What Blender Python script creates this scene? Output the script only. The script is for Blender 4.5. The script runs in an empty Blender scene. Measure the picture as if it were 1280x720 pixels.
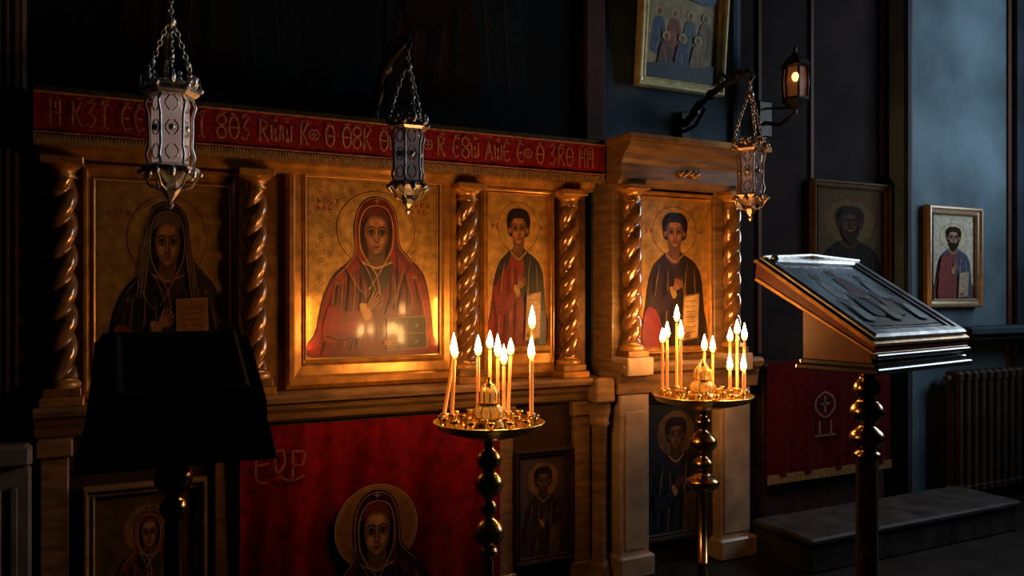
import bpy, math, random
from mathutils import Matrix, Vector
random.seed(4)
sc=bpy.context.scene
sc.view_settings.view_transform='Standard'
pi=math.pi
# ---------------------------------------------------------------- materials
MATS={}
def mat(name,col,rough=.5,metal=0,var=.25,scale=12,bump=0,emit=None,es=0,coat=0,spec=.5,stretch=None):
    if name in MATS: return MATS[name]
    m=bpy.data.materials.new(name); m.use_nodes=True
    nt=m.node_tree; b=nt.nodes['Principled BSDF']
    b.inputs['Roughness'].default_value=rough; b.inputs['Metallic'].default_value=metal
    b.inputs['Specular IOR Level'].default_value=spec
    tc=nt.nodes.new('ShaderNodeTexCoord'); no=nt.nodes.new('ShaderNodeTexNoise')
    mp=nt.nodes.new('ShaderNodeMapping')
    if stretch: mp.inputs['Scale'].default_value=stretch
    nt.links.new(tc.outputs['Object'],mp.inputs['Vector']); nt.links.new(mp.outputs['Vector'],no.inputs['Vector'])
    no.inputs['Scale'].default_value=scale; no.inputs['Detail'].default_value=6
    cr=nt.nodes.new('ShaderNodeValToRGB')
    cr.color_ramp.elements[0].position=.3; cr.color_ramp.elements[1].position=.72
    cr.color_ramp.elements[0].color=tuple(max(0,c*(1-var)) for c in col)+(1,)
    cr.color_ramp.elements[1].color=tuple(min(1,c*(1+var)) for c in col)+(1,)
    nt.links.new(no.outputs['Fac'],cr.inputs['Fac']); nt.links.new(cr.outputs['Color'],b.inputs['Base Color'])
    if bump:
        bp=nt.nodes.new('ShaderNodeBump'); bp.inputs['Strength'].default_value=bump; bp.inputs['Distance'].default_value=.01
        nt.links.new(no.outputs['Fac'],bp.inputs['Height']); nt.links.new(bp.outputs['Normal'],b.inputs['Normal'])
    if emit: 
        b.inputs['Emission Color'].default_value=emit+(1,); b.inputs['Emission Strength'].default_value=es
    if coat: b.inputs['Coat Weight'].default_value=coat; b.inputs['Coat Roughness'].default_value=.1
    MATS[name]=m; return m
def paint(col,metal=0.,rough=.42,matte=False):
    n='paint_%02x%02x%02x_%d%s'%(int(col[0]*255),int(col[1]*255),int(col[2]*255),int(metal*10),'m' if matte else '')
    if matte: return mat(n,col,.85,0,.3,30,spec=.08)
    return mat(n,col,rough,metal,.35,22,coat=.22)
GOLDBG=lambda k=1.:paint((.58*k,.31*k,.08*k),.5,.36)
gold=mat('gilded_wood',(.46,.21,.045),.32,.5,.4,16,.18)
goldd=mat('gilded_wood_dark',(.22,.10,.025),.4,.4,.4,20,.2)
colm=mat('carved_column_wood',(.24,.105,.035),.2,.45,.45,22,.12,coat=.8)
wood=mat('oak_wood',(.2,.105,.042),.42,0,.45,6,.15,stretch=(1,1,6),coat=.25)
woodv=mat('pale_stone_wood',(.36,.235,.14),.4,0,.35,7,.15,coat=.2)
woodd=mat('dark_wood',(.035,.017,.01),.5,0,.4,8,.15,spec=.2)
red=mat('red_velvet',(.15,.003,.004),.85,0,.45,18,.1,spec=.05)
redb=mat('red_banner_cloth',(.2,.008,.009),.8,0,.4,60,.2,spec=.1)
brass=mat('brass',(.95,.6,.2),.3,1,.2,18,.1)
brassd=mat('aged_brass',(.42,.24,.09),.24,1,.35,18,.1)
silver=mat('silver_metal',(.85,.76,.68),.34,.8,.35,30,.2)
darkm=mat('dark_iron',(.035,.03,.025),.45,.7,.3,20,.1)
glassw=mat('milky_lamp_glass',(.5,.42,.42),.22,0,.6,28,.2,emit=(.85,.55,.47),es=.17,coat=.6)  # emission put into the glass in place of daylight highlights
wax=mat('beeswax',(.85,.33,.07),.5,0,.15,30,0,emit=(1,.22,.03),es=.4)  # emission stands in for flame light glowing through the wax
flame=mat('candle_flame',(1,.6,.2),.5,0,0,5,emit=(1,.5,.15),es=185)
flameb=mat('candle_flame_base',(1,.4,.1),.5,0,0,5,emit=(1,.32,.05),es=10)
glow=mat('centre_cup_glow',(.7,.32,.07),.3,0,.6,40,.1,emit=(1,.34,.04),es=.3,coat=.5)  # emission imitates candlelight on the brass centre cup
wick=mat('wick',(.02,.01,.01),.9)
black=mat('black_cloth',(.004,.0035,.004),.9,0,.3,20,.1,spec=.05)
fringe=mat('gold_fringe',(.26,.14,.04),.6,.2,.4,60)
thread=mat('gold_thread',(.42,.15,.055),.6,.2,.5,40)
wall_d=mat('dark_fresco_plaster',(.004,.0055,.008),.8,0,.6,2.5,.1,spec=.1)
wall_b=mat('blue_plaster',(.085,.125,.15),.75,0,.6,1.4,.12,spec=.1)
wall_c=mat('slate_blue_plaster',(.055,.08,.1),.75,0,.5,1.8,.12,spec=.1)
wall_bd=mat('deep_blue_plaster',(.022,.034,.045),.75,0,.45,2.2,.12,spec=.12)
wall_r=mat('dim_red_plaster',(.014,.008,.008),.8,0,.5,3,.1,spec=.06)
floorm=mat('stone_floor',(.018,.013,.011),.5,0,.4,4,.1,spec=.15)
stone=mat('step_stone',(.042,.034,.03),.6,0,.5,8,.2,spec=.15)
brown=mat('brown_pilaster_paint',(.07,.028,.018),.6,0,.3,5,.1,spec=.15)
radm=mat('radiator_enamel',(.045,.028,.017),.5,0,.3,8,.1,spec=.2)
ceilm=mat('ceiling_plaster',(.02,.02,.022),.8)
# ---------------------------------------------------------------- mesh builder
class MB:
    def __init__(s): s.v=[];s.f=[];s.m=[];s.sm=[];s.mats=[];s.T=Matrix.Identity(4)
    def mi(s,m):
        if m not in s.mats: s.mats.append(m)
        return s.mats.index(m)
    def add(s,vs,fs,m,smooth=False):
        o=len(s.v); s.v+= [tuple(s.T@Vector(p)) for p in vs]
        k=s.mi(m)
        for f in fs: s.f.append([i+o for i in f]); s.m.append(k); s.sm.append(smooth)
    def box(s,x0,x1,y0,y1,z0,z1,m,bev=0.):
        if bev<=0:
            vs=[(x,y,z) for z in(z0,z1) for y in(y0,y1) for x in(x0,x1)]
            s.add(vs,[(0,2,3,1),(4,5,7,6),(0,1,5,4),(2,6,7,3),(0,4,6,2),(1,3,7,5)],m)
        else:
            b=bev;rings=[]
            for (z,i) in((z0,b),(z0+b,0),(z1-b,0),(z1,b)):
                X0,X1,Y0,Y1=x0+i,x1-i,y0+i,y1-i
                rings.append([(X0+b,Y0,z),(X1-b,Y0,z),(X1,Y0+b,z),(X1,Y1-b,z),(X1-b,Y1,z),(X0+b,Y1,z),(X0,Y1-b,z),(X0,Y0+b,z)])
            vs=sum(rings,[]);fs=[]
            for r in range(3):
                for j in range(8): fs.append((r*8+j,r*8+(j+1)%8,r*8+8+(j+1)%8,r*8+8+j))
            fs.append(tuple(range(7,-1,-1)));fs.append(tuple(range(24,32)))
            s.add(vs,fs,m)
    def lathe(s,cx,cy,prof,m,seg=24,smooth=True,rot=0,fn=None):
        vs=[];fs=[]
        for (r,z) in prof:
            for j in range(seg):
                a=2*pi*j/seg+rot; rr=r*(fn(a,z) if fn else 1)
                vs.append((cx+rr*math.cos(a),cy+rr*math.sin(a),z))
        for i in range(len(prof)-1):
            for j in range(seg):
                fs.append((i*seg+j,i*seg+(j+1)%seg,(i+1)*seg+(j+1)%seg,(i+1)*seg+j))
        fs.append(tuple(range(seg)));fs.append(tuple(range(len(vs)-seg,len(vs)))[::-1])
        s.add(vs,fs,m,smooth)
    def tube(s,pts,r,m,seg=8,closed=False):
        pts=[Vector(p) for p in pts];n=len(pts);vs=[];fs=[]
        rs=r if isinstance(r,(list,tuple)) else [r]*n
        for i,p in enumerate(pts):
            a=pts[(i-1)%n] if (closed or i>0) else p; b=pts[(i+1)%n] if (closed or i<n-1) else p
            t=(b-a).normalized() if (b-a).length>1e-9 else Vector((0,0,1))
            u=t.cross(Vector((.13,.31,.94))); 
            if u.length<.05:u=t.cross(Vector((1,0,0)))
            u.normalize(); w=t.cross(u)
            for j in range(seg):
                q=2*pi*j/seg; vs.append(tuple(p+(u*math.cos(q)+w*math.sin(q))*rs[i]))
        for i in range(n if closed else n-1):
            for j in range(seg):
                k=(i+1)%n; fs.append((i*seg+j,i*seg+(j+1)%seg,k*seg+(j+1)%seg,k*seg+j))
        if not closed: fs.append(tuple(range(seg)));fs.append(tuple(range(n*seg-seg,n*seg)))
        s.add(vs,fs,m,True)
    def ball(s,c,r,m,seg=12,sz=1):
        s.lathe(c[0],c[1],[(max(r*math.sin(pi*i/8),.0005),c[2]+sz*r*math.cos(pi*i/8)) for i in range(9)],m,seg)
    def extrude(s,x0,x1,prof,m,smooth=False):
        n=len(prof);vs=[(x0,y,z) for y,z in prof]+[(x1,y,z) for y,z in prof]
        fs=[(i,(i+1)%n,n+(i+1)%n,n+i) for i in range(n)]+[tuple(range(n)),tuple(range(n,2*n))[::-1]]
        s.add(vs,fs,m,smooth)
    def frame(s,o,i,steps,m):
        vs=[];fs=[]
        for t,y in steps:
            x0,x1,z0,z1=[o[k]*(1-t)+i[k]*t for k in range(4)]
            vs+=[(x0,y,z0),(x1,y,z0),(x1,y,z1),(x0,y,z1)]
        for k in range(len(steps)-1):
            for j in range(4): fs.append((k*4+j,k*4+(j+1)%4,k*4+4+(j+1)%4,k*4+4+j))
        s.add(vs,fs,m)
    def build(s,name,parent=None):
        me=bpy.data.meshes.new(name); me.from_pydata(s.v,[],s.f)
        for m in s.mats: me.materials.append(m)
        for p,k,q in zip(me.polygons,s.m,s.sm): p.material_index=k;p.use_smooth=q
        me.update()
        ob=bpy.data.objects.new(name,me); sc.collection.objects.link(ob)
        if parent: ob.parent=parent
        return ob
# ---------------------------------------------------------------- painting
def crom(p,closed=True,n=5):
    out=[];L=len(p)
    rng=range(L) if closed else range(L-1)
    for i in rng:
        if closed: a,b,c,d=p[i-1],p[i],p[(i+1)%L],p[(i+2)%L]
        else: a,b,c,d=p[max(i-1,0)],p[i],p[i+1],p[min(i+2,L-1)]
        for k in range(n):
            t=k/n
            out.append(tuple(.5*((2*b[q])+(-a[q]+c[q])*t+(2*a[q]-5*b[q]+4*c[q]-d[q])*t*t+(-a[q]+3*b[q]-3*c[q]+d[q])*t**3) for q in(0,1)))
    if not closed: out.append(p[-1])
    return out
def E(cx,cy,rx,ry,n=28): return [(cx+rx*math.cos(2*pi*i/n),cy+ry*math.sin(2*pi*i/n)) for i in range(n)]
class Canvas:
    def __init__(s,mb,x0,x1,z0,z1,y,W,H,dim=1.,matte=False):
        s.mb=mb;s.b=(x0,x1,z0,z1);s.y=y;s.sx=(x1-x0)/W;s.sz=(z1-z0)/H;s.W=W;s.H=H;s.L=1;s.D=(0,0,1,1);s.dim=dim;s.matte=matte
    def mp(s,p,L):
        x=s.D[0]+p[0]*s.D[2];y=s.D[1]+p[1]*s.D[3]
        X=min(max(s.b[0]+x*s.sx,s.b[0]),s.b[1]);Z=min(max(s.b[3]-y*s.sz,s.b[2]),s.b[3])
        return (X,s.y-L*.00025,Z)
    def c(s,c): return c if not isinstance(c,tuple) else paint(tuple(q*s.dim for q in c),matte=s.matte)
    def poly(s,p,c,smooth=True,up=True):
        if smooth: p=crom(p)
        s.mb.add([s.mp(q,s.L) for q in p],[tuple(range(len(p)))],s.c(c))
        if up: s.L+=1
    def stroke(s,p,w,c,smooth=True,up=False,taper=False,closed=False):
        if smooth and len(p)>2: p=crom(p,closed)
        n=len(p);vs=[]
        for i,q in enumerate(p):
            a=p[i-1] if (closed or i>0) else q; b=p[(i+1)%n] if (closed or i<n-1) else q
            dx,dy=b[0]-a[0],b[1]-a[1];l=math.hypot(dx,dy) or 1
            ww=w*.5*(math.sin(pi*(i+.6)/(n+.2))**.6 if taper else 1)
            vs.append(s.mp((q[0]-dy/l*ww,q[1]+dx/l*ww),s.L));vs.append(s.mp((q[0]+dy/l*ww,q[1]-dx/l*ww),s.L))
        fs=[(2*i,2*i+1,2*i+3,2*i+2) for i in range(n-1)]
        if closed: fs.append((2*n-2,2*n-1,1,0))
        s.mb.add(vs,fs,s.c(c))
        if up: s.L+=1
    def ring(s,cx,cy,r,w,c): s.stroke(E(cx,cy,r,r,40),w,c,smooth=False,closed=True,up=True)
SK=(.25,.095,.032)
def face(c,cx,cy,w,h,skin=SK):
    dk=tuple(q*.32 for q in skin);lt=(min(skin[0]*1.6,1),skin[1]*1.65,skin[2]*1.6)
    P=lambda x,y:(cx+x*w,cy+y*h)
    sh=[P(0,-1),P(.6,-.88),P(.95,-.4),P(.93,.15),P(.68,.65),P(.25,.97),P(-.25,.97),P(-.68,.65),P(-.93,.15),P(-.95,-.4),P(-.6,-.88)]
    c.poly(sh,dk)
    c.poly([(cx+(x-cx)*.93-w*.03,cy+(y-cy)*.94) for x,y in sh],tuple(q*.62 for q in skin))
    c.poly([(cx+(x-cx)*.8-w*.06,cy+(y-cy)*.86) for x,y in sh],skin)
    c.poly([P(-.5,-.72),P(.4,-.72),P(.5,-.42),P(0,-.34),P(-.55,-.42)],lt,up=False)
    c.poly([P(-.66,.14),P(-.32,.14),P(-.24,.35),P(-.42,.48),P(-.62,.35)],lt,up=False)
    c.poly([P(.56,.14),P(.3,.14),P(.22,.32),P(.4,.42),P(.54,.32)],lt,up=False)
    c.poly([P(-.18,.74),P(.16,.74),P(.12,.86),P(-.15,.86)],lt)
    ink=(.012,.005,.003)
    for sg in(-1,1):
        c.poly([P(sg*.12,-.1),P(sg*.42,-.28),P(sg*.78,-.1),P(sg*.42,.06)],dk)
        c.poly([P(sg*.2,-.11),P(sg*.42,-.18),P(sg*.66,-.1),P(sg*.42,-.04)],(.26,.16,.1))
        c.poly(E(*P(sg*.43,-.11),w*.13,h*.075,12),ink)
        c.stroke([P(sg*.14,-.1),P(sg*.42,-.21),P(sg*.76,-.08)],h*.045,ink)
        c.stroke([P(sg*.1,-.3),P(sg*.42,-.4),P(sg*.82,-.26)],h*.05,ink)
    c.stroke([P(.12,-.3),P(.1,.1),P(.2,.3),P(.02,.38),P(-.14,.32)],h*.05,dk,up=True)
    c.stroke([P(-.03,-.3),P(-.02,.28)],w*.12,lt,up=True)
    c.poly([P(-.26,.56),P(-.08,.51),P(0,.54),P(.08,.51),P(.26,.56),P(0,.65)],(.2,.03,.015))
    c.stroke([P(-.28,.56),P(0,.58),P(.28,.56)],h*.025,ink); c.stroke([P(-.15,.72),P(0,.7),P(.15,.72)],h*.03,dk,up=True)
def hand(c,x,y,k,skin,ang=-60,flip=1):
    a=math.radians(ang)
    def P(u,v): v*=flip; return (x+k*(u*math.cos(a)-v*math.sin(a)),y+k*(u*math.sin(a)+v*math.cos(a)))
    c.poly([P(-6,-3),P(0,-5),P(6,-5),P(8,0),P(6,5),P(0,5),P(-6,3)],skin)
    dk=tuple(q*.3 for q in skin)
    for i,(v,l) in enumerate(((-4,8),(-1.4,10),(1.4,9),(4,7))):
        bend=(-1,0,1.5,2)[i]
        c.stroke([P(4,v),P(4+l*.55,v*1.1+bend*.3),P(5+l,v*1.15+bend)],2.7*k,dk); 
    c.L+=1
    for i,(v,l) in enumerate(((-4,8),(-1.4,10),(1.4,9),(4,7))):
        bend=(-1,0,1.5,2)[i]
        c.stroke([P(4,v),P(4+l*.55,v*1.1+bend*.3),P(5+l,v*1.15+bend)],1.9*k,skin)
    c.stroke([P(-2,5),P(3,8),P(8,8)],2.3*k,skin,up=True)
def book(c,x0,y0,x1,y1,body,trim,cross=True):
    c.poly([(x0,y0),(x1,y0-2),(x1+2,y1-2),(x0+1,y1)],trim,False)
    c.poly([(x0+1.4,y0+1.4),(x1-1.4,y0-.6),(x1+.2,y1-3.4),(x0+2.4,y1-1.4)],body,False)
    if cross:
        mx,my=(x0+x1)/2,(y0+y1)/2
        c.stroke([(mx,y0+3),(mx,y1-4)],1.2,trim);c.stroke([(x0+4,my),(x1-3,my-1)],1.2,trim)
        for qx in(.25,.75):
            for qy in(.25,.75): c.poly(E(x0+(x1-x0)*qx,y0+(y1-y0)*qy,2.2,2.2,10),trim,False,up=False)
        c.L+=1
def female(c,robe=(.13,.010,.007),robe2=(.2,.016,.01),trim=(.46,.22,.055),tunic=(.03,.015,.015),halo=None,cap=(.12,.012,.01),skin=SK,bk=((.03,.016,.01),(.22,.12,.04)),hands=True,ringc=(.12,.035,.012)):
    dk=tuple(q*.25 for q in robe)
    c.poly(E(86,62,49,49,40),halo or GOLDBG(1.15),False); c.ring(86,62,49,1.1,ringc); c.ring(86,62,46,.5,ringc)
    hood=[(86,19),(101,24),(111,40),(114,62),(117,84),(133,102),(148,122),(156,160),(160,200),(163,226),(8,226),(12,190),(20,150),(34,120),(54,102),(59,88),(57,64),(61,40),(71,24)]
    c.poly(hood,dk); c.poly([(86+(x-86)*.975,3+y*.99) for x,y in hood],robe)
    c.poly([(62,38),(58,70),(60,92),(46,112),(30,135),(24,170),(34,150),(52,124),(70,104),(66,75)],robe2)
    c.poly([(108,38),(111,70),(110,92),(126,110),(142,128),(150,160),(136,140),(120,120),(104,104),(106,75)],robe2)
    c.poly([(86,30),(100,36),(106,55),(105,80),(98,98),(86,106),(74,98),(66,80),(65,55),(72,36)],dk)
    c.poly([(86,33),(98,38),(104,54),(100,49),(86,43),(72,49),(68,54),(74,38)],cap)
    c.poly([(77,84),(95,84),(97,100),(104,106),(86,120),(68,106),(75,100)],tuple(q*.5 for q in skin))
    c.poly([(66,104),(78,108),(86,112),(94,108),(106,104),(104,122),(86,150),(70,124)],tunic)
    c.stroke([(66,104),(78,109),(86,112),(94,109),(106,104)],2.2,trim,up=True)
    face(c,86,69,16,27,skin)
    c.stroke([(86,31),(73,36),(65,54),(65,82),(72,100),(86,122),(90,150)],1.4,trim)
    c.stroke([(86,31),(99,36),(106,54),(106,82),(99,100),(88,120),(76,140)],1.4,trim,up=True)
    c.stroke([(86,21),(72,26),(62,42),(59,66),(60,90),(52,106),(36,124)],.9,trim)
    c.stroke([(86,21),(100,26),(109,42),(112,64),(115,86),(132,104)],.9,trim,up=True)
    for (x,y) in((86,25),(38,132),(134,124)):
        c.stroke([(x-3.5,y),(x+3.5,y)],1.1,trim);c.stroke([(x,y-3.5),(x,y+3.5)],1.1,trim)
    for p in ([(40,128),(34,160),(22,200)],[(52,122),(50,160),(38,215)],[(66,118),(66,160),(52,222)],[(120,118),(126,150),(124,175)],[(134,124),(142,160),(146,200)],[(104,122),(104,150),(96,172)],[(30,150),(26,190),(18,222)],[(75,150),(60,190),(64,222)],[(60,96),(72,116),(84,150)],[(112,96),(112,130),(108,165)],[(46,112),(60,140),(70,150)],[(128,108),(118,140),(112,170)]):
        c.stroke(p,2.6,dk,taper=True)
    c.L+=1
    for p in ([(44,128),(40,165),(28,205)],[(58,122),(57,160),(45,215)],[(70,130),(72,168),(60,222)],[(124,120),(131,150),(130,172)],[(139,130),(147,165),(152,205)],[(108,120),(109,145),(101,170)],[(50,114),(62,136),(72,146)],[(64,100),(76,118),(86,146)],[(34,142),(30,170),(20,205)],[(122,106),(114,136),(108,160)]):
        c.stroke(p,.8,trim,taper=True)
    c.L+=1
    if hands:
        c.poly([(28,160),(50,168),(72,164),(78,176),(66,196),(40,206),(20,200)],robe2)
        c.poly([(64,160),(72,158),(80,172),(72,180)],trim)
        c.stroke([(24,198),(44,204),(66,194)],1.6,dk)
        hand(c,80,158,1.15,skin,-58)
        if bk:
            book(c,98,176,150,219,bk[0],bk[1])
            hand(c,100,208,.9,skin,-8)
def male(c,robe=(.17,.014,.009),cloak=(.012,.012,.015),trim=(.38,.19,.055),skin=SK,halo=None,bk=(.46,.27,.12),beard=False,ringc=(.12,.04,.015),hair=(.014,.006,.003)):
    c.poly(E(51,43,33,33,40),halo or GOLDBG(1.12),False); c.ring(51,43,33,.9,ringc)
    dk=tuple(q*.3 for q in robe)
    body=[(38,74),(44,68),(58,68),(64,74),(80,84),(90,105),(94,140),(97,198),(3,198),(6,150),(12,108),(22,86)]
    c.poly(body,dk); c.poly([(50+(x-50)*.96,2+y*.99) for x,y in body],robe)
    c.poly([(43,56),(59,56),(60,70),(66,76),(51,88),(36,76),(42,70)],tuple(q*.5 for q in skin))
    c.poly([(58,72),(68,76),(84,88),(93,115),(96,198),(66,198),(62,150),(52,120),(60,100)],cloak)
    c.poly([(38,73),(28,80),(18,92),(12,120),(22,104),(34,92)],cloak)
    c.stroke([(38,74),(44,80),(51,84),(58,80),(64,74)],1.8,trim,up=True)
    c.poly([(51,18),(63,20),(70,30),(69,45),(64,55),(38,55),(33,45),(32,30),(39,20)],hair)
    c.poly(E(37,47,2.2,4,10),skin,False);c.poly(E(65,47,2.2,4,10),skin,False)
    face(c,51,46,13,20,skin)
    c.poly([(51,20),(62,24),(66,38),(60,32),(51,31),(42,32),(36,38),(40,24)],hair)
    if beard: c.poly([(39,50),(43,57),(51,57),(59,57),(63,50),(62,64),(51,76),(40,64)],hair); c.stroke([(47,56),(51,57.5),(55,56)],1.2,(.3,.05,.03),up=True)
    for p in ([(24,95),(18,130),(14,190)],[(36,92),(34,140),(28,195)],[(46,95),(46,150),(44,196)],[(20,120),(30,150),(26,190)]): c.stroke(p,2.2,dk,taper=True)
    for p in ([(70,84),(66,120),(72,196)],[(80,92),(82,140),(86,196)],[(60,105),(68,140),(78,150)],[(28,88),(22,120),(18,180)],[(40,96),(39,140),(34,190)]): c.stroke(p,.8,trim,taper=True)
    c.L+=1
    c.poly([(12,128),(30,132),(44,122),(50,132),(38,150),(16,156)],robe); c.stroke([(14,154),(38,149),(49,132)],1.2,dk,up=True)
    c.poly([(42,120),(47,118),(53,128),(48,134)],trim)
    hand(c,52,118,.8,skin,-72)
    if bk:
        c.poly([(63,130),(88,126),(86,188),(60,192)],tuple(q*.4 for q in bk),False)
        c.poly([(64.5,132),(86.5,128),(84.5,186),(61.5,190)],bk,False)
        for i in range(7):
            y=138+i*7; c.stroke([(67,y),(72,y-.6),(76,y-.2),(82,y-1.2)],.8,(.12,.05,.03),False)
        c.L+=1
        hand(c,66,184,.6,skin,-10)
def glyphs(c,x,y,n,s,col):
    for i in range(n):
        X=x+i*s*.95
        for k in range(3):
            a=(X+random.uniform(0,.6)*s,y+random.uniform(0,1)*s); b=(X+random.uniform(0,.6)*s,y+random.uniform(0,1)*s)
            c.stroke([a,b],s*.14,col,False)
        c.stroke([(X,y),(X,y+s)],s*.15,col,False)
    c.L+=1
# ---------------------------------------------------------------- room shell
def boxobj(name,*a):
    m=MB();m.box(*a);return m.build(name)
boxobj('floor',-4.9,5.1,-7.2,.6,-.1,0,floorm)
boxobj('ceiling',-4.9,5.1,-7.2,.6,4.6,4.7,ceilm)
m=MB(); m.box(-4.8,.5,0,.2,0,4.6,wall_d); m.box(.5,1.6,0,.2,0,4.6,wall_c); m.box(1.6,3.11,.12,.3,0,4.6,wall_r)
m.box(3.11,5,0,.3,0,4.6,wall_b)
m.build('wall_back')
m=MB(); m.box(4.29,4.33,-.014,-.001,0,4.6,brown); m.box(4.36,4.6,-.04,-.001,0,4.6,wall_bd); m.box(3.112,3.15,-.03,-.001,0,4.6,wall_bd,.006); m.box(3.18,3.195,-.006,-.001,0,4.6,brown); m.build('trim_2')
m=MB(); m.box(1.52,1.56,-.02,-.001,2.4,4.6,wall_bd,.006)
for x in(1.85,2.32,3.02): m.box(x,x+.025,.105,.119,1.15,4.6,brown)
m.build('trim_4')
boxobj('wall_left',-4.9,-4.8,-7.2,.6,0,4.6,wall_d)
boxobj('wall_front',-4.8,5,-7.2,-7.1,0,4.6,wall_d)
m=MB(); wy0,wy1,wz0,wz1=-2.3,-.85,1.95,4.1
m.box(4.85,5.05,-7.2,wy0,0,4.6,wall_bd);m.box(4.85,5.05,wy1,.0,0,4.6,wall_bd);m.box(4.85,5.05,wy0,wy1,0,wz0,wall_bd);m.box(4.85,5.05,wy0,wy1,wz1,4.6,wall_bd)
m.build('wall_right')
m=MB()
for y in(wy0,(wy0+wy1)/2-.03,wy1-.06): m.box(4.9,4.95,y,y+.06,wz0,wz1,woodd)
for z in(wz0,wz0+1.4,wz1-.06): m.box(4.9,4.95,wy0,wy1,z,z+.06,woodd)
m.build('window_1')
# ---------------------------------------------------------------- twisted column
def tcol(mb,x,y,z0,z1,r=.054,pitch=.25,sgn=1):
    mb.box(x-r*1.3,x+r*1.3,y-r*1.3,y+r*1.3,z0,z0+.035,goldd,.004)
    mb.lathe(x,y,[(r*1.25,z0+.035),(r*1.3,z0+.05),(r*1.1,z0+.062),(r*.8,z0+.07)],gold)
    mb.lathe(x,y,[(r*.75,z1-.085),(r*1.0,z1-.078),(r*.8,z1-.068),(r*.95,z1-.05),(r*1.35,z1-.03)],gold)
    mb.box(x-r*1.45,x+r*1.45,y-r*1.45,y+r*1.45,z1-.03,z1,gold,.004)
    a,b=z0+.07,z1-.085;n=110
    def fn(q,z): return .56+.5*abs(math.cos(q-sgn*pi*2*(z-a)/pitch))**.7
    prof=[(r,a+(b-a)*i/n) for i in range(n+1)]
    mb.lathe(x,y,prof,colm,36,True,0,fn)
# ---------------------------------------------------------------- iconostasis (carcass)
Y0=-.002
m=MB()
XL,XR=-2.2,.45
m.box(XL,XR,-.1,Y0,0,.97,woodd)
m.box(XL,XR,-.015,Y0,1.09,2.17,goldd)
m.extrude(XL,XR,[(Y0,1.09),(-.2,1.09),(-.215,1.075),(-.21,1.055),(-.18,1.045),(-.17,1.02),(-.15,1.0),(-.14,.97),(-.12,.955),(Y0,.955)],wood)
m.extrude(XL,XR,[(Y0,2.10),(-.1,2.10),(-.105,2.12),(-.125,2.135),(-.13,2.16),(-.15,2.17),(Y0,2.17)],gold)
m.box(XL,XR,-.16,Y0,2.355,2.375,goldd)
m.box(XL,XR,-.13,Y0,2.17,2.355,goldd)
for x in(-2.104,-1.345,-.30,.30): 
    tcol(m,x,-.09,1.125,2.10); m.box(x-.08,x+.08,-.18,Y0,1.09,1.125,gold,.004)
for x in(-2.13,-1.47,-.11,.36):
    m.box(x-.05,x+.05,-.135,-.1,.0,.95,wood,.004); m.box(x-.065,x+.065,-.15,-.1,.88,.955,wood,.006);m.box(x-.065,x+.065,-.15,-.1,.0,.09,wood,.006)
m.build('iconostasis')
m=MB(); m.lathe(.44,-.18,[(.06,0),(.06,.06),(.05,.09),(.042,.12),(.04,.5),(.042,.82),(.056,.84),(.048,.86),(.06,.9),(.06,.955)],wood)
m.box(.38,.5,-.25,-.155,.955,1.09,wood,.01)
m.build('corner_colonnette')
m=MB(); m.box(.443,.571,-.04,-.001,2.4,4.6,brown,.008); m.build('trim_3')
m=MB(); m.box(-2.62,-2.235,-.08,-.001,.95,4.6,brown,.01); 
for k in range(4): m.box(-2.36+k*.03,-2.35+k*.03,-.09,-.08,1,4.6,mat('grey_brown',(.12,.07,.055),.5))
gw=mat('grey_wood',(.13,.105,.09),.5,0,.3,6,.1,spec=.2)
m.box(-2.62,-2.21,-.16,-.001,0,.86,gw,.01); m.box(-2.66,-2.205,-.2,-.001,.86,.95,gw,.015)
for k in range(5): m.box(-2.5+k*.055,-2.475+k*.055,-.17,-.16,.1,.78,gw,.004)
m.build('fluted_pilaster')
# icon case at the right
m=MB()
m.box(.526,.72,-.25,Y0,0,1.0,woodv,.008);m.box(1.22,1.45,-.25,Y0,0,1.0,woodv,.008)
m.box(.56,.69,-.256,-.25,.15,.9,woodv,.003);m.box(1.25,1.42,-.256,-.25,.15,.9,woodv,.003)
m.box(.51,.74,-.28,Y0,0,.12,woodv,.01);m.box(1.2,1.48,-.28,Y0,0,.12,woodv,.01)
m.box(.72,1.22,-.14,Y0,0,1.0,woodd)
m.extrude(.505,1.49,[(Y0,1.17),(-.30,1.17),(-.32,1.15),(-.31,1.12),(-.28,1.1),(-.27,1.06),(-.26,1.0),(Y0,1.0)],wood)
for x in(.604,1.307): m.box(x-.085,x+.085,-.335,-.16,1.1,1.2,woodv,.006)
m.box(.51,.70,-.2,Y0,1.17,2.14,wood,.004);m.box(1.22,1.42,-.2,Y0,1.17,2.14,wood,.004)
m.box(.7,1.22,-.135,Y0,1.17,2.14,goldd)
m.extrude(.50,1.44,[(Y0,2.13),(-.27,2.13),(-.28,2.15),(-.30,2.16),(-.30,2.24),(-.32,2.26),(-.33,2.29),(-.37,2.31),(-.39,2.345),(-.39,2.376),(Y0,2.376)],wood)
m.extrude(.485,1.46,[(Y0,2.35),(-.41,2.35),(-.41,2.38),(Y0,2.38)],gold)
tcol(m,.604,-.25,1.2,2.13,.052);tcol(m,1.307,-.25,1.2,2.13,.052)
for k in range(-3,4):
    m.ball((.95+k*.018,-.305,2.205+.012*math.cos(k*1.6)),.013,gold,8)
for s in(-1,1):
    m.tube([(.95+s*(.03+.035*j/5),-.305,2.205+.02*math.sin(j*1.2)) for j in range(7)],.006,gold,6)
m.build('icon_case')
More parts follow.
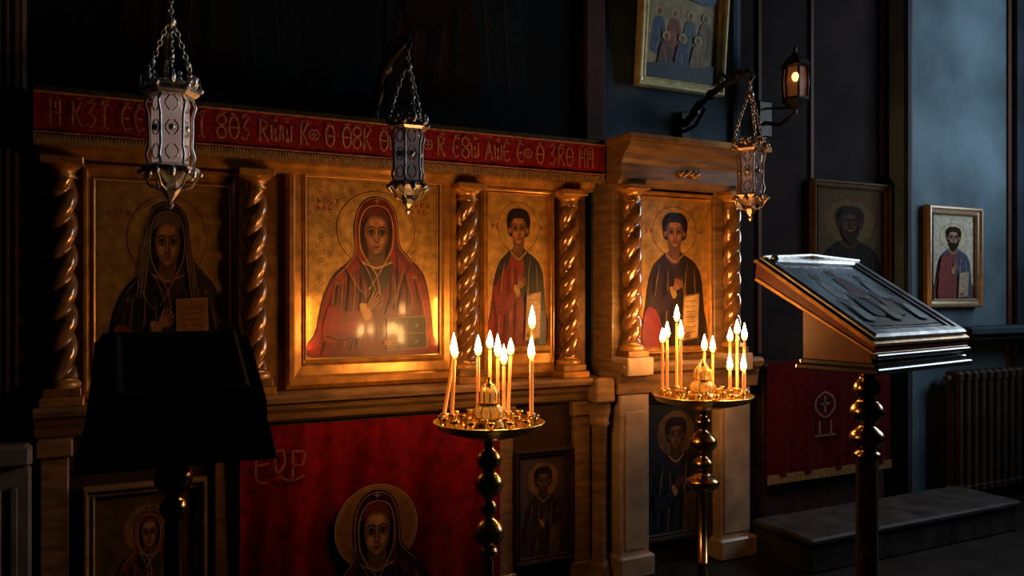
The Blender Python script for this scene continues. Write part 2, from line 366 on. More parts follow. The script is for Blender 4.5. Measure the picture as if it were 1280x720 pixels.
# ---------------------------------------------------------------- banner
m=MB()
nx=60
vs=[];fs=[]
for i in range(nx+1):
    x=XL+(XR+.03-XL)*i/nx; w=.003*math.sin(i*1.3)
    vs+=[(x,-.168+w,2.175),(x,-.175+w,2.35)]
for i in range(nx): fs.append((2*i,2*i+2,2*i+3,2*i+1))
m.add(vs,fs,redb,True)
m.box(XL,XR+.03,-.181,-.17,2.342,2.35,thread); m.box(XL,XR+.03,-.178,-.165,2.185,2.19,thread)
x=XL
while x<XR+.02:
    m.box(x,x+.009,-.175,-.168,2.14+random.uniform(-.004,.004),2.18,fringe); x+=.013
c=Canvas(m,XL,XR,2.2,2.335,-.181,(XR-XL)/.135*100,100)
O=lambda x,y,r,ry=None:E(x,y,r,ry or r,14)
G=[lambda X:([O(X+16,28,14,16)+[(X+30,28)],O(X+16,68,14,18)+[(X+30,68)]]),
   lambda X:([[(X+4,12),(X+4,88)],[(X+4,50),(X+28,50)],[(X+28,12),(X+28,88)],[(X+16,20),(X+16,40)]]),
   lambda X:([[(X+4,15),(X+26,12),(X+10,44),(X+28,62),(X+16,88),(X+2,78)]]),
   lambda X:([[(X+2,88),(X+16,12),(X+30,88)],[(X+8,60),(X+24,60)],[(X+16,30),(X+16,60)]]),
   lambda X:([[(X+4,12),(X+4,88)],[(X+4,14),(X+26,22),(X+22,44),(X+4,46)],[(X+10,48),(X+30,88)]]),
   lambda X:([O(X+17,50,15,36)+[(X+32,50)],[(X+4,50),(X+30,50)]]),
   lambda X:([[(X+2,30),(X+4,80),(X+15,84),(X+16,40)],[(X+16,60),(X+20,84),(X+30,78),(X+31,28)],[(X+10,14),(X+24,14)]]),
   lambda X:([[(X+14,12),(X+14,88)],[(X+4,14),(X+24,14)],[(X+4,86),(X+24,86)]]),
   lambda X:([[(X+4,12),(X+4,88)],[(X+28,12),(X+10,50),(X+28,88)],[(X+4,50),(X+12,50)]]),
   lambda X:([[(X+28,20),(X+14,12),(X+4,34),(X+4,66),(X+14,88),(X+28,78)],[(X+12,50),(X+24,50)]])]
X=40;k=0
while X<c.W-50:
    if k%9==8:
        c.stroke([(X,50),(X+22,50)],5,thread,False);c.stroke([(X+11,30),(X+11,70)],5,thread,False);c.ring(X+11,50,17,4,thread);X+=48
    else:
        for p in G[random.randrange(10)](X): c.stroke(p,5.5,thread,False)
        for q in range(3): c.stroke([(X+random.uniform(4,24),random.uniform(4,10)),(X+random.uniform(10,30),random.uniform(0,6))],3.5,thread,False)
        X+=37 if k%3 else 58
    k+=1
m.build('embroidered_banner')
# ---------------------------------------------------------------- icons
STEP=[(0,0),(0,-.03),(.15,-.05),(.35,-.05),(.45,-.035),(.75,-.03),(.85,-.038),(1,-.03),(1,0)]
def icon(name,outer,inner,y,W,H,fn,fr=gold,bg=None,dim=1.,T=None,steps=STEP,rim=None,matte=False):
    mb=MB()
    if T: mb.T=T
    mb.box(outer[0]+.002,outer[1]-.002,y-.012,y-.001,outer[2]+.002,outer[3]-.002,woodd)
    mb.frame(outer,inner,[(t,y-.001+d) for t,d in steps],fr)
    if rim:
        r=.008; o2=(inner[0]-r,inner[1]+r,inner[2]-r,inner[3]+r)
        mb.frame(o2,inner,[(0,y-.03),(0,y-.04),(.5,y-.043),(1,y-.036),(1,y-.015)],rim)
    mb.box(inner[0],inner[1],y-.0155,y-.012,inner[2],inner[3],bg or GOLDBG())
    c=Canvas(mb,*inner,y-.0155,W,H,dim,matte)
    fn(c); return mb.build(name)
polg=mat('polished_gold_leaf',(1,.66,.25),.3,.75,.15,30)
def f2(c):
    c.stroke([(3,3),(164,3),(164,222),(3,222)],1,(.2,.08,.02),False,closed=True,up=True)
    for i in range(260):
        x,y=random.uniform(6,161),random.uniform(8,200); q=random.choice((-1,1))
        c.stroke([(x,y),(x+2*q,y-3),(x+5*q,y-2),(x+4*q,y+2),(x+1*q,y+1)],.8,(.2,.09,.02) if i%3 else (.7,.4,.1))
    c.L+=1
    glyphs(c,14,24,4,8,(.26,.04,.015)); glyphs(c,14,34,3,7,(.26,.04,.015)); glyphs(c,128,24,4,8,(.26,.04,.015)); glyphs(c,132,34,3,7,(.26,.04,.015))
    female(c)
icon2=icon('icon_of_saint_in_red_veil',(-1.2,-.338,1.095,2.145),(-1.106,-.436,1.238,2.092),-.02,167,225,f2,rim=polg)
def f1(c):
    c.D=(0,0,1.02,.95)
    glyphs(c,14,30,4,8,(.2,.05,.02)); glyphs(c,128,30,4,8,(.2,.05,.02))
    c.stroke([(3,3),(164,3),(164,222),(3,222)],1.2,(.25,.1,.03),False,closed=True,up=True)
    female(c,robe=(.012,.009,.008),robe2=(.02,.015,.013),trim=(.2,.1,.03),tunic=(.03,.012,.008),cap=(.1,.055,.03),bk=None,halo=GOLDBG(.75),skin=(.2,.085,.032))
    for s in(-1,1):
        for q in range(3):
            c.stroke([(86+s*(19+q*3),48),(86+s*(24+q*3.5),86),(86+s*(30+q*4),132)],2.0,(.16,.095,.045),taper=True)
    c.L+=1
    c.poly([(20,196),(24,160),(48,176),(60,226),(16,226)],(.1,.015,.01))
    book(c,96,132,136,196,(.2,.09,.036),(.25,.14,.05),False)
    for i in range(7): c.stroke([(102,142+i*7),(130,141+i*7)],1,(.07,.03,.012),False)
icon('icon_of_saint_with_scroll',(-2.035,-1.405,1.095,2.095),(-1.985,-1.45,1.2,2.02),-.02,167,205,f1,bg=GOLDBG(.66),rim=polg)
def f3(c):
    glyphs(c,8,38,2,8,(.22,.04,.015)); glyphs(c,80,38,2,8,(.22,.04,.015)); male(c)
icon('icon_of_young_saint',(-.2,.225,1.095,2.1),(-.165,.2,1.26,2.07),-.02,100,198,f3)
def f4(c):
    glyphs(c,8,40,2,7,(.25,.05,.02)); glyphs(c,82,40,2,7,(.25,.05,.02))
    male(c,robe=(.03,.013,.009),cloak=(.02,.011,.009),trim=(.3,.16,.05))
    c.poly([(6,150),(20,148),(30,170),(28,198),(3,198)],(.16,.012,.009))
icon('icon_of_young_martyr',(.69,1.235,1.2,2.12),(.725,1.205,1.24,2.08),-.14,102,198,f4)
def f5(c):
    for i,(x,col) in enumerate(((20,(.06,.1,.17)),(46,(.28,.08,.04)),(72,(.1,.15,.14)),(98,(.2,.13,.07)),(33,(.16,.07,.05)),(60,(.07,.09,.15)),(86,(.28,.16,.06)))):
        y=70 if i<4 else 105
        c.poly(E(x,y-8,7,7,18),(.5,.36,.16),False);c.poly([(x-12,y+50),(x-9,y+8),(x,y),(x+9,y+8),(x+12,y+50)],col)
        c.poly(E(x,y-7,3.5,5,14),(.2,.11,.055)); c.stroke([(x-3,y+12),(x+1,y+30),(x-4,y+48)],1,(.4,.33,.2),taper=True);c.stroke([(x+4,y+10),(x+5,y+30),(x+2,y+48)],1,(.02,.02,.02),taper=True,up=True)
    c.poly([(6,30),(30,14),(60,20),(90,12),(114,32),(100,44),(60,38),(20,46)],(.08,.14,.2))
    c.poly([(4,142),(40,134),(80,138),(116,132),(116,158),(4,158)],(.04,.07,.08))
Tt=Matrix.Translation((0,-.002,2.745))@Matrix.Rotation(math.radians(5),4,'X')@Matrix.Translation((0,0,-2.745))
icon('festal_icon',(.78,1.423,2.745,3.5),(.84,1.363,2.805,3.44),-.01,120,160,f5,bg=paint((.32,.25,.13),.0,.5),T=Tt,fr=mat('pale_gilt_frame',(.9,.68,.34),.35,.15,.3,20,.1))
def f6(c):
    c.D=(2,10,.95,.98); male(c,robe=(.13,.035,.035),cloak=(.04,.055,.095),bk=(.3,.22,.15),beard=True,halo=paint((.4,.34,.22),0,.7,True),skin=(.2,.11,.07))
    c.poly([(20,92),(34,88),(44,110),(42,196),(12,196),(14,130)],(.16,.035,.03))
icon('small_wall_icon',(3.302,3.917,1.435,2.18),(3.37,3.85,1.5,2.115),-.012,100,200,f6,bg=paint((.38,.34,.26),0,.7,True),fr=mat('wall_icon_frame',(.24,.14,.06),.35,.2,.3,20,.1),matte=True)
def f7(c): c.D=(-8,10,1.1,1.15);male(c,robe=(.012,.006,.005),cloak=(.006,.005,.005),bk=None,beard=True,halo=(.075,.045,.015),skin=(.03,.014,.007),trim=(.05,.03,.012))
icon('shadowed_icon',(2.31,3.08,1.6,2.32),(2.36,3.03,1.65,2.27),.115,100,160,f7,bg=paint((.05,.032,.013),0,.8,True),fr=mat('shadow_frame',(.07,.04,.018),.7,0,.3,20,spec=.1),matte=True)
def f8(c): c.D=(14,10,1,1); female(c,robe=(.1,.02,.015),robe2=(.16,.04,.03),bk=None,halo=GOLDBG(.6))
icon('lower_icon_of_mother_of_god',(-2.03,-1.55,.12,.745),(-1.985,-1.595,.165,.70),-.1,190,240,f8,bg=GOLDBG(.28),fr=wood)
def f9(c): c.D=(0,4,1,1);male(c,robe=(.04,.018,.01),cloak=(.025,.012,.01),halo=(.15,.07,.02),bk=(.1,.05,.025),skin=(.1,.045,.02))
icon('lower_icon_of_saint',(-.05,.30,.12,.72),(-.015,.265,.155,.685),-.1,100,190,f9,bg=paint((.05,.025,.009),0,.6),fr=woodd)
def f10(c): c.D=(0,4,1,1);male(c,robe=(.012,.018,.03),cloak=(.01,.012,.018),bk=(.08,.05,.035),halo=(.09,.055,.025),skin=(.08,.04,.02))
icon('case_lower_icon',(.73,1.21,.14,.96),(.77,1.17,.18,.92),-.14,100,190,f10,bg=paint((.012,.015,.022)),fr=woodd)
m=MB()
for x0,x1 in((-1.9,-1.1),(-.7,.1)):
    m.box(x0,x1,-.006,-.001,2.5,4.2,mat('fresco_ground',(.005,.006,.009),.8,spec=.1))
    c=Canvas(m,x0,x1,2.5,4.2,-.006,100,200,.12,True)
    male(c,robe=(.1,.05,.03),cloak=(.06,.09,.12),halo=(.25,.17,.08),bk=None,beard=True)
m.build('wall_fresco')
# ---------------------------------------------------------------- cloths
def cloth(mb,x0,x1,y,z0,z1,mt,amp=.015,waves=7,nx=120,nz=14):
    vs=[];fs=[]
    for j in range(nz+1):
        for i in range(nx+1):
            u=i/nx;t=1-j/nz
            a=amp*(.25+.75*t)
            vs.append((x0+(x1-x0)*u,y+a*math.sin(u*2*pi*waves+.8*math.sin(u*9)+t)+a*.4*math.sin(u*2*pi*waves*2.3+2*t),z0+(z1-z0)*(j/nz)))
    for j in range(nz):
        for i in range(nx): fs.append((j*(nx+1)+i,j*(nx+1)+i+1,(j+1)*(nx+1)+i+1,(j+1)*(nx+1)+i))
    mb.add(vs,fs,mt,True)
m=MB(); cloth(m,-1.42,-.16,-.18,.03,.95,red,.018,3.5)
x=-1.42
while x<-.165: m.box(x,x+.01,-.182,-.178,.01,.045,fringe);x+=.015
c=Canvas(m,-1.2,-.42,.02,.74,-.206,192,177,1,True); c.D=(10,10,1,1)
female(c,robe=(.03,.009,.009),robe2=(.06,.016,.012),trim=(.3,.16,.055),bk=None,hands=False,halo=(.19,.08,.02),ringc=(.34,.19,.06),skin=(.26,.11,.042))
c=Canvas(m,-1.38,-1.12,.68,.88,-.206,60,46)
th2=mat('dull_thread',(.2,.035,.018),.8,0,.4,50)
for p in ([(6,8),(6,36),(18,40)],[(6,22),(18,20)],[(24,10),(32,8),(34,22),(26,30),(24,10)],[(42,8),(42,38)],[(42,10),(54,12),(52,24),(42,24)],[(28,34),(40,40),(54,36)]): c.stroke(p,2.4,th2)
m.build('red_velvet_hanging')
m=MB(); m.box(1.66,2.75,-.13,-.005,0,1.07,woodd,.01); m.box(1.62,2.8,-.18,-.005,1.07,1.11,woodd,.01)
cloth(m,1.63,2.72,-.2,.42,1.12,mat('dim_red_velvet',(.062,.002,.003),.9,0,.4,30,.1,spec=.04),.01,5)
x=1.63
while x<2.71: m.box(x,x+.012,-.205,-.198,.38,.435,fringe);x+=.018
c=Canvas(m,1.95,2.25,.62,.95,-.215,60,70)
for p in ([(30,6),(44,14),(46,28),(30,40),(14,28),(16,14),(30,6)],[(20,44),(20,64)],[(40,44),(40,64)],[(12,64),(48,64)],[(30,12),(30,34)],[(22,22),(38,22)]): c.stroke(p,3,mat('dull_thread2',(.1,.055,.035),.8,0,.4,50))
m.build('red_covered_altar_chest')
m=MB(); m.box(1.5,3.35,-.66,-.22,0,.16,stone,.01); m.box(1.48,3.35,-.68,-.22,.16,.2,stone,.012); m.build('stone_step')
# ---------------------------------------------------------------- candle stands
def bulb(zc,r,h,n=8,r0=.02): return [(r0+(r-r0)*math.sin(pi*i/n)**.8 if 0<i<n else r0,zc+h/2-h*i/n) for i in range(n+1)]
def camoff(a,b): return (a*.895+b*.4454,-a*.4454+b*.895)
def candle(mb,x,y,z,h,dx=0,dy=0,fh=.085):
    top=(x+dx,y+dy,z+h)
    mb.tube([(x,y,z),((x+top[0])/2,(y+top[1])/2,z+h/2),top],[.0078,.0074,.007],wax,10)
    mb.tube([top,(top[0]+.001,top[1],top[2]+.012)],.0012,wick,5)
    fh*=random.uniform(.85,1.2)
    zb=top[2]+.004; n=12; lx,ly=random.uniform(-.004,.004),random.uniform(-.004,.004)
    prof=[]
    for i in range(n+1):
        t=i/n; r=.0155*(math.sin(pi*min(t**.62,1))**.9)*(1-.25*t) if 0<i<n else .0006
        prof.append((r,zb+fh*t))
    k=3
    mb.lathe(top[0],top[1],prof[:k+1],flameb,12)
    mb.lathe(top[0],top[1],prof[k:],flame,12)
def stand(name,cx,cy,zt,R,cands,knobs):
    m=MB()
    m.lathe(cx,cy,[(.17,0),(.17,.02),(.15,.035),(.1,.05),(.05,.09),(.03,.13),(.022,.2)],brassd,32)
    prof=[(.02,zt-.02),(.05,zt-.035),(.03,zt-.05),(.022,zt-.07)]
    for (z,r,h) in knobs: prof+=bulb(z,r,h)
    prof+=[(.02,knobs[-1][0]-knobs[-1][2]/2-.01),(.024,.2)]
    m.lathe(cx,cy,prof,brassd,28)
    m.lathe(cx,cy,[(.03,zt-.06),(.08,zt-.05),(R*.6,zt-.035),(R*.93,zt-.012),(R,zt+.012),(R+.006,zt+.016),(R,zt+.02),(R*.93,zt+.002),(R*.85,zt-.004),(.02,zt-.004)],brass,48)
    m.lathe(cx,cy,[(.075,zt),(.08,zt+.012),(.06,zt+.022),(.055,zt+.035)],brass,28)
    m.lathe(cx,cy,[(.05,zt+.034),(.06,zt+.045),(.063,zt+.06),(.055,zt+.075),(.038,zt+.088)],glow,28)
    m.lathe(cx,cy,[(.036,zt+.088),(.03,zt+.1),(.036,zt+.12),(.038,zt+.14),(.026,zt+.156),(.012,zt+.162)],glow,28)
    for k in range(10):
        a=2*pi*k/10; P=lambda r,z:(cx+r*math.cos(a),cy+r*math.sin(a),zt+z)
        m.tube([P(.056,.03),P(.067,.06),P(.04,.088),P(.041,.135),P(.02,.163)],.003,brass,6)
    m.lathe(cx,cy,[(.044,zt+.083),(.048,zt+.09),(.044,zt+.096)],brass,24)
    m.lathe(cx,cy,[(.02,zt+.16),(.022,zt+.17),(.008,zt+.178),(.01,zt+.19),(.002,zt+.2)],brass,16)
    def cup(x,y): m.lathe(x,y,[(.013,zt),(.006,zt+.01),(.006,zt+.02),(.014,zt+.03),(.0155,zt+.042),(.008,zt+.042)],brass,10)
    for k in range(16):
        a=2*pi*k/16; cup(cx+R*.86*math.cos(a),cy+R*.86*math.sin(a))
    for k in range(8):
        a=2*pi*k/8+.2; cup(cx+R*.5*math.cos(a),cy+R*.5*math.sin(a))
    for (a,b,h,da) in cands:
        ox,oy=camoff(a,b); dx,dy=camoff(da,0)
        cup(cx+ox,cy+oy)
        candle(m,cx+ox,cy+oy,zt+.03,h,dx,dy)
    return m.build(name)
stand('candle_stand',-.531,-.854,1.0,.225,[(-.19,.05,.25,.042),(-.155,.03,.24,.012),(-.045,.02,.25,0),(.0,.15,.27,0),(.035,.08,.24,0),(.06,.16,.2,0),(.078,.13,.245,.012),(.175,.0,.235,0),(.178,.06,.36,.002)],
      [(.86,.052,.09),(.76,.06,.11),(.66,.035,.06),(.56,.066,.12),(.48,.04,.05)])
stand('candle_stand.001',.719,-.694,1.02,.245,[(-.2,.0,.24,0),(-.165,.06,.26,0),(-.115,-.03,.26,.0),(-.1,.14,.34,0),(.035,.12,.19,.003),(.088,.15,.18,0),(.136,.0,.1,0),(.165,.1,.24,0),(.215,.02,.25,0),(.19,.06,.28,0),(.19,-.05,.1,0)],
      [(.9,.04,.06),(.8,.072,.12),(.69,.05,.08),(.6,.085,.1)])
# ---------------------------------------------------------------- hanging lamps
def chain(mb,p,q,mt,link=.026):
    p,q=Vector(p),Vector(q);d=q-p;n=max(2,int(d.length/link/.75));t=d.normalized()
    u=t.cross(Vector((0,1,.1))).normalized();w=t.cross(u)
    for i in range(n):
        c=p+d*((i+.5)/n); s=u if i%2 else w
        mb.tube([tuple(c+t*(math.cos(k*pi/4)*link*.5)+s*(math.sin(k*pi/4)*link*.3)) for k in range(8)],link*.12,mt,5,True)
def hlamp(name,x,y,zb,zt,zh,R,metal,glass):
    m=MB(); H=zt-zb
    z=lambda t: zb+H*t
    m.lathe(x,y,[(.002,z(0)),(.012,z(.03)),(.006,z(.06)),(.02,z(.1)),(R*.35,z(.15)),(R*.3,z(.19)),(R*.75,z(.25)),(R*.95,z(.28)),(R*1.0,z(.31)),(R*.85,z(.33)),(R*.7,z(.34))],metal,6,False)
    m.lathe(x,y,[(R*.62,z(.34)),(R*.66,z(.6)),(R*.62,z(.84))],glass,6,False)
    m.lathe(x,y,[(R*.6,z(.83)),(R*.85,z(.85)),(R*1.0,z(.875)),(R*.95,z(.91)),(R*.75,z(.93)),(R*.7,z(.96)),(R*.55,z(.97))],metal,6,False)
    for k in range(6):
        a=2*pi*k/6; ca,sa=math.cos(a),math.sin(a)
        P=lambda r,t:(x+ca*r,y+sa*r,z(t))
        m.tube([P(R*.72,.33),P(R*.82,.4),P(R*.72,.47),P(R*.74,.6),P(R*.74,.7),P(R*.85,.78),P(R*.72,.85)],.0055,metal,6)
        m.ball(P(R*1.02,.91),.011,metal,8);m.ball(P(R*1.0,.27),.011,metal,8)
        m.tube([P(R*1.02,.92),P(R*.98,1.0)],[.006,.001],metal,6)
        a2=a+pi/6
        Q=lambda r,t:(x+math.cos(a2)*r,y+math.sin(a2)*r,z(t))
        m.ball(Q(R*.58,.6),.014,metal,8); m.ball(Q(R*.87,.96),.014,metal,8,1.6); m.ball(Q(R*.84,.27),.013,metal,8,1.6)
        b2=Vector((-math.sin(a2),math.cos(a2),0))
        for tz in(.42,.6,.78):
            cc=Vector(Q(R*.585,tz))
            for sg in(-1,1):
                m.tube([tuple(cc+b2*sg*R*(.06+.16*math.sin(j*pi/5))+Vector((0,0,(j-2.5)*.011))) for j in range(6)],.0032,metal,5)
        for dz in(.95,.99):
            for sg in(-.25,.25):
                q=Vector(Q(R*.85,dz))+b2*sg*R; m.ball(tuple(q),.008,metal,7)
        m.tube([P(R*.98,.27),P(R*.7,.17),P(R*.3,.14)],.004,metal,5)
    m.ball((x,y,zh-.03),.02,metal);m.ball((x,y,z(.12)),.018,metal)
    for k in range(3):
        a=2*pi*k/3+.5
        p0=Vector((x+R*math.cos(a),y+R*math.sin(a),z(.93)));p1=Vector((x+.015*math.cos(a),y+.015*math.sin(a),zh-.04))
        mid=(p0+p1)/2+Vector((math.cos(a)*.012,math.sin(a)*.012,-.02))
        chain(m,p0,mid,metal);chain(m,mid,p1,metal); m.ball(tuple(mid),.012,metal,8)
    chain(m,(x,y,zh-.02),(x,y,zh+.06),metal)
    za=zh+.07
    m.tube([(x,y,za-.02),(x,y-.02,za),(x,y,za+.03),(x,y*.6,za+.0),(x,y*.3,za-.06),(x,-.02,za-.16)],[.012,.014,.016,.019,.019,.022],darkm,8)
    m.tube([(x,-.02,za-.2),(x,-.12,za-.18),(x,-.2,za-.1),(x,-.14,za-.05),(x,-.1,za-.09),(x,-.13,za-.11)],.012,darkm,7)
    m.tube([(x,y*.75,za),(x,y*.6,za+.07),(x,y*.5,za+.03),(x,y*.58,za+.02)],.01,darkm,6)
    m.ball((x,y*.45,za-.03),.03,darkm); m.ball((x,y*.85,za+.03),.026,darkm); m.ball((x,y*.2,za-.1),.03,darkm)
    m.box(x-.035,x+.035,-.03,-.001,za-.27,za-.08,darkm,.008)
    return m.build(name)
g2=mat('dim_lamp_glass',(.3,.25,.26),.22,0,.6,28,.2,emit=(.7,.5,.5),es=.06,coat=.6)  # same glass with a weaker glow standing in for daylight highlights
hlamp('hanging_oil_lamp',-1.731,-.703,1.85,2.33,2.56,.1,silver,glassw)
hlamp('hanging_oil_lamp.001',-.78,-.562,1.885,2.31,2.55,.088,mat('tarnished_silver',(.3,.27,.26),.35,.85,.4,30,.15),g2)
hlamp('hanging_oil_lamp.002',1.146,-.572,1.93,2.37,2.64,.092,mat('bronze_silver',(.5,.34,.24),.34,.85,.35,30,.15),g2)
m=MB(); x,y=1.878,-.18
m.tube([(x+.02,.115,2.66),(x+.02,-.03,2.62),(x,y,2.66),(x,y,2.72)],.014,darkm)
m.tube([(x+.02,.1,2.75),(x+.01,-.05,2.72),(x,y,2.7)],.008,darkm)
m.box(x-.04,x+.08,.09,.118,2.56,2.8,darkm,.01)
m.lathe(x,y,[(.01,2.68),(.05,2.71),(.085,2.74),(.08,2.755)],darkm,6,False)
amb=mat('amber_lamp_glass',(.16,.07,.03),.3,0,.5,30,emit=(1,.3,.08),es=.07)
m.lathe(x,y,[(.065,2.755),(.075,2.85),(.065,2.95)],amb,6,False)
m.lathe(x,y,[(.07,2.94),(.095,2.95),(.08,2.98),(.035,3.02),(.012,3.04),(.012,3.07),(.003,3.08)],darkm,6,False)
for k in range(6):
    a=pi*k/3; m.tube([(x+.07*math.cos(a),y+.07*math.sin(a),2.75),(x+.078*math.cos(a),y+.078*math.sin(a),2.85),(x+.07*math.cos(a),y+.07*math.sin(a),2.955)],.008,darkm,5)
lb=mat('lamp_bulb',(1,.6,.3),.5,0,0,emit=(1,.42,.12),es=4)
m.ball((x-.05,y-.05,2.87),.022,lb,10,1.3)
m.build('wall_lantern')
# ---------------------------------------------------------------- lectern with icon (right)
m=MB(); T=Matrix.Translation((.953,-1.453,0))@Matrix.Rotation(math.radians(10.4),4,'Z'); m.T=T
lred=mat('lectern_red_lacquer',(.24,.022,.008),.3,.1,.5,10,.05,coat=.5); lw=mat('lectern_dark_wood',(.05,.025,.014),.3,0,.3,10,.1,coat=.3)
lor=mat('lectern_orange_wood',(.2,.06,.018),.3,.1,.4,8,.05,coat=.4)
m.extrude(-.36,.36,[(-.24,1.28),(-.24,1.33),(.05,1.515),(.05,1.28)],lor)
m.extrude(-.375,.375,[(-.26,1.31),(-.26,1.352),(-.25,1.358),(.26,1.679),(.265,1.67),(.27,1.60),(.255,1.59)],lred)
m.extrude(-.381,.381,[(-.264,1.312),(-.264,1.32),(.262,1.612),(.27,1.60),(.26,1.595)],gold)
m.extrude(-.383,.383,[(-.268,1.347),(-.268,1.356),(-.255,1.366),(.262,1.69),(.272,1.685),(.272,1.676),(.262,1.674),(-.25,1.35)],gold)
m.box(-.37,.37,-.262,.06,1.262,1.282,lw,.004);m.box(-.385,.385,-.28,.07,1.24,1.262,lw,.005);m.box(-.38,.38,-.275,-.24,1.296,1.315,lw,.004)
m.T=T@Matrix.Translation((0,-.255,1.37))@Matrix.Rotation(math.radians(-57.9),4,'X')
inner=(-.30,.30,.05,.555); m.frame((-.37,.37,.0,.60),inner,[(0,0),(0,-.012),(.2,-.02),(.6,-.02),(.8,-.012),(1,-.012),(1,0)],mat('lectern_frame_silver',(.5,.47,.45),.32,.6,.5,14,.1))  # silver frame, made paler in place of a bright reflection
pool=mat('lectern_icon_ground',(.34,.34,.35),.16,.3,.6,10,coat=1)  # ground colour lightened to carry a painted window glare
m.box(inner[0],inner[1],-.004,0,inner[2],inner[3],pool)
c=Canvas(m,*inner,-.004,120,100)
sheen=mat('painted_silver_sheen',(.7,.7,.72),.25,.4,.5,24,.2)  # silvery sheen of reflected daylight, painted on border, halos and folds
c.stroke([(4,4),(116,4),(116,96),(4,96)],2,sheen,False,closed=True,up=True)
c.poly([(8,92),(30,80),(60,86),(95,78),(114,92)],(.08,.05,.03))
for (x,y,s,col) in((26,28,1,(.45,.42,.4)),(60,22,1.2,(.16,.03,.02)),(94,28,1,(.3,.31,.33)),(42,56,.9,(.04,.05,.08)),(78,56,.9,(.12,.05,.03)),(18,66,.8,(.5,.48,.46)),(102,66,.8,(.5,.48,.48)),(60,66,.8,(.28,.2,.12))):  # pale robe colours are part of the painted sheen
    c.ring(x,y-8*s,7*s,1.2,sheen)
    c.poly([(x-9*s,y+26*s),(x-8*s,y+6),(x-4*s,y-1),(x+4*s,y-1),(x+8*s,y+6),(x+9*s,y+26*s)],tuple(q*.3 for q in col))
    c.poly([(x-7.5*s,y+25*s),(x-6.5*s,y+7),(x,y),(x+6.5*s,y+7),(x+7.5*s,y+25*s)],col)
    c.poly(E(x,y-7*s,3.6*s,4.8*s,12),(.14,.065,.035)); c.stroke([(x-4,y+6),(x+2,y+16),(x-2,y+24)],1,sheen,taper=True);c.stroke([(x+3,y+8),(x+5,y+16),(x+3,y+24)],1,(.02,.015,.01),taper=True,up=True)
m.ball((-.33,-.03,.56),.018,silver);m.tube([(-.37,-.02,.585),(0,-.028,.605),(.37,-.02,.585)],.009,silver)
m.T=T
m.lathe(0,-.02,[(.08,1.24),(.085,1.22),(.05,1.2),(.03,1.19)]+bulb(1.14,.055,.09,r0=.03)+bulb(1.04,.07,.11,r0=.03)+bulb(.93,.072,.1,r0=.03)+[(.05,.87),(.06,.855),(.045,.84),(.045,.1),(.07,.08),(.16,.05),(.2,.03),(.2,0)],mat('bronze_post',(.28,.17,.08),.22,1,.35,18,.1),28)
m.build('lectern_with_icon')
# ---------------------------------------------------------------- shrouded lectern (left)
m=MB()
def ring(z,x0,x1,y0,y1,w=0,n=14):
    out=[];pts=[(x0,y0),(x1,y0),(x1,y1),(x0,y1)]
    for k in range(4):
        a,b=pts[k],pts[(k+1)%4]
        for i in range(n):
            t=i/n;q=w*math.sin(i*2*pi/n*3)
            out.append((a[0]+(b[0]-a[0])*t+(q if k%2 else 0),a[1]+(b[1]-a[1])*t+(0 if k%2 else q),z))
    return out
def slope(r): return [(x,y,1.2+(y+1.2)/(.436)*.21) for x,y,z in r]
R0=slope(ring(0,-1.975,-1.475,-1.2,-.764)); R1=[(x,y,z-.05) for x,y,z in R0]
R2=ring(1.1,-2.0,-1.465,-1.22,-.745,.004);R3=ring(1.02,-2.02,-1.45,-1.23,-.735,.008)
R0=[(-1.72+(x+1.72)*(.9 if y>-.8 else 1),y,z) for x,y,z in R0]
vs=R0+R1+R2+R3;n=len(R0);fs=[tuple(range(n))]
for k in range(3):
    for j in range(n): fs.append((k*n+j,k*n+(j+1)%n,(k+1)*n+(j+1)%n,(k+1)*n+j))
m.add(vs,fs,black)
dk2=mat('blackened_frame',(.012,.009,.007),.6,0,.3,10,spec=.15)
m.T=Matrix.Translation((-1.72,-1.2,1.202))@Matrix.Rotation(math.radians(-64.3),4,'X')
m.frame((-.2,.2,.05,.44),(-.17,.17,.08,.41),[(0,0),(0,-.02),(.4,-.025),(1,-.015),(1,0)],dk2); m.box(-.17,.17,-.012,0,.08,.41,black)
m.T=Matrix.Identity(4)
m.box(-1.93,-1.5,-1.15,-.8,1.1,1.15,woodd)
m.lathe(-1.74,-1.0,[(.05,1.12),(.03,1.03)]+bulb(.94,.062,.11,r0=.028)+bulb(.84,.045,.07,r0=.025)+[(.028,.79),(.035,.3),(.05,.1),(.17,.04),(.18,0)],mat('dark_bronze',(.2,.12,.05),.2,1,.35,18,.1),28)
m.build('draped_lectern')
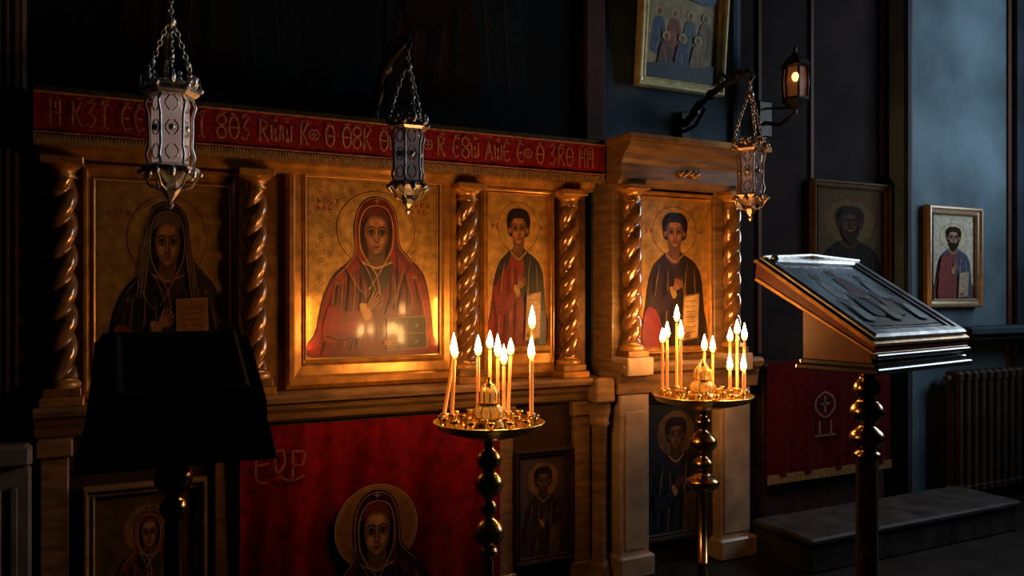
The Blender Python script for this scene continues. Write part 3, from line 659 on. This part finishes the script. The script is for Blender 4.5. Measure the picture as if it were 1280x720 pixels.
# ---------------------------------------------------------------- sill + radiator
m=MB(); m.box(3.5,4.84,-.24,-.042,1.24,1.3,wall_bd,.012); m.box(3.56,4.84,-.2,-.042,1.2,1.24,wall_bd,.01); m.build('trim_1')
m=MB(); x=3.47
while x<4.7:
    m.box(x,x+.06,-.17,-.13,.12,.96,radm,.014);m.box(x,x+.06,-.1,-.06,.12,.96,radm,.014)
    m.box(x-.005,x+.065,-.175,-.055,.9,.98,radm,.015);m.box(x-.005,x+.065,-.175,-.055,.1,.17,radm,.015); x+=.085
for z in(.15,.93): m.tube([(3.4,-.115,z),(4.75,-.115,z)],.022,radm)
for x in(3.52,4.6): m.box(x,x+.04,-.15,-.08,0,.12,radm)
m.build('cast_iron_radiator')
# ---------------------------------------------------------------- lights
w=bpy.data.worlds.new('w'); sc.world=w; w.use_nodes=True
w.node_tree.nodes['Background'].inputs[0].default_value=(.25,.4,.6,1); w.node_tree.nodes['Background'].inputs[1].default_value=.15
l=bpy.data.lights.new('daylight','AREA'); l.shape='RECTANGLE'; l.size=2.1; l.size_y=1.4; l.energy=120; l.color=(.68,.85,1)
o=bpy.data.objects.new('window_daylight',l); sc.collection.objects.link(o); o.location=(5.02,(wy0+wy1)/2,3.02)
o.rotation_euler=(0,math.radians(90),0)
for k,(x,ry) in enumerate(((-1.104,-90),(-.438,90))):  # added fill lights imitating reflected glow on the frame's gold bevel
    l=bpy.data.lights.new('frame_glow_fill','AREA'); l.shape='RECTANGLE'; l.size=.24; l.size_y=.02; l.energy=.7; l.color=(1,.5,.13)
    o=bpy.data.objects.new('frame_glow_fill',l); sc.collection.objects.link(o); o.parent=icon2
    o.location=(x,-.058,1.40); o.rotation_euler=(0,math.radians(ry),0)
# ---------------------------------------------------------------- camera
cd=bpy.data.cameras.new('cam'); cd.sensor_width=36; cd.lens=1000/1280*36; cd.shift_y=5/1280; cd.clip_start=.05
co=bpy.data.objects.new('camera',cd); sc.collection.objects.link(co)
co.location=(-1.915,-3.85,1.55); co.rotation_euler=(pi/2,0,math.radians(-26.45)); sc.camera=co
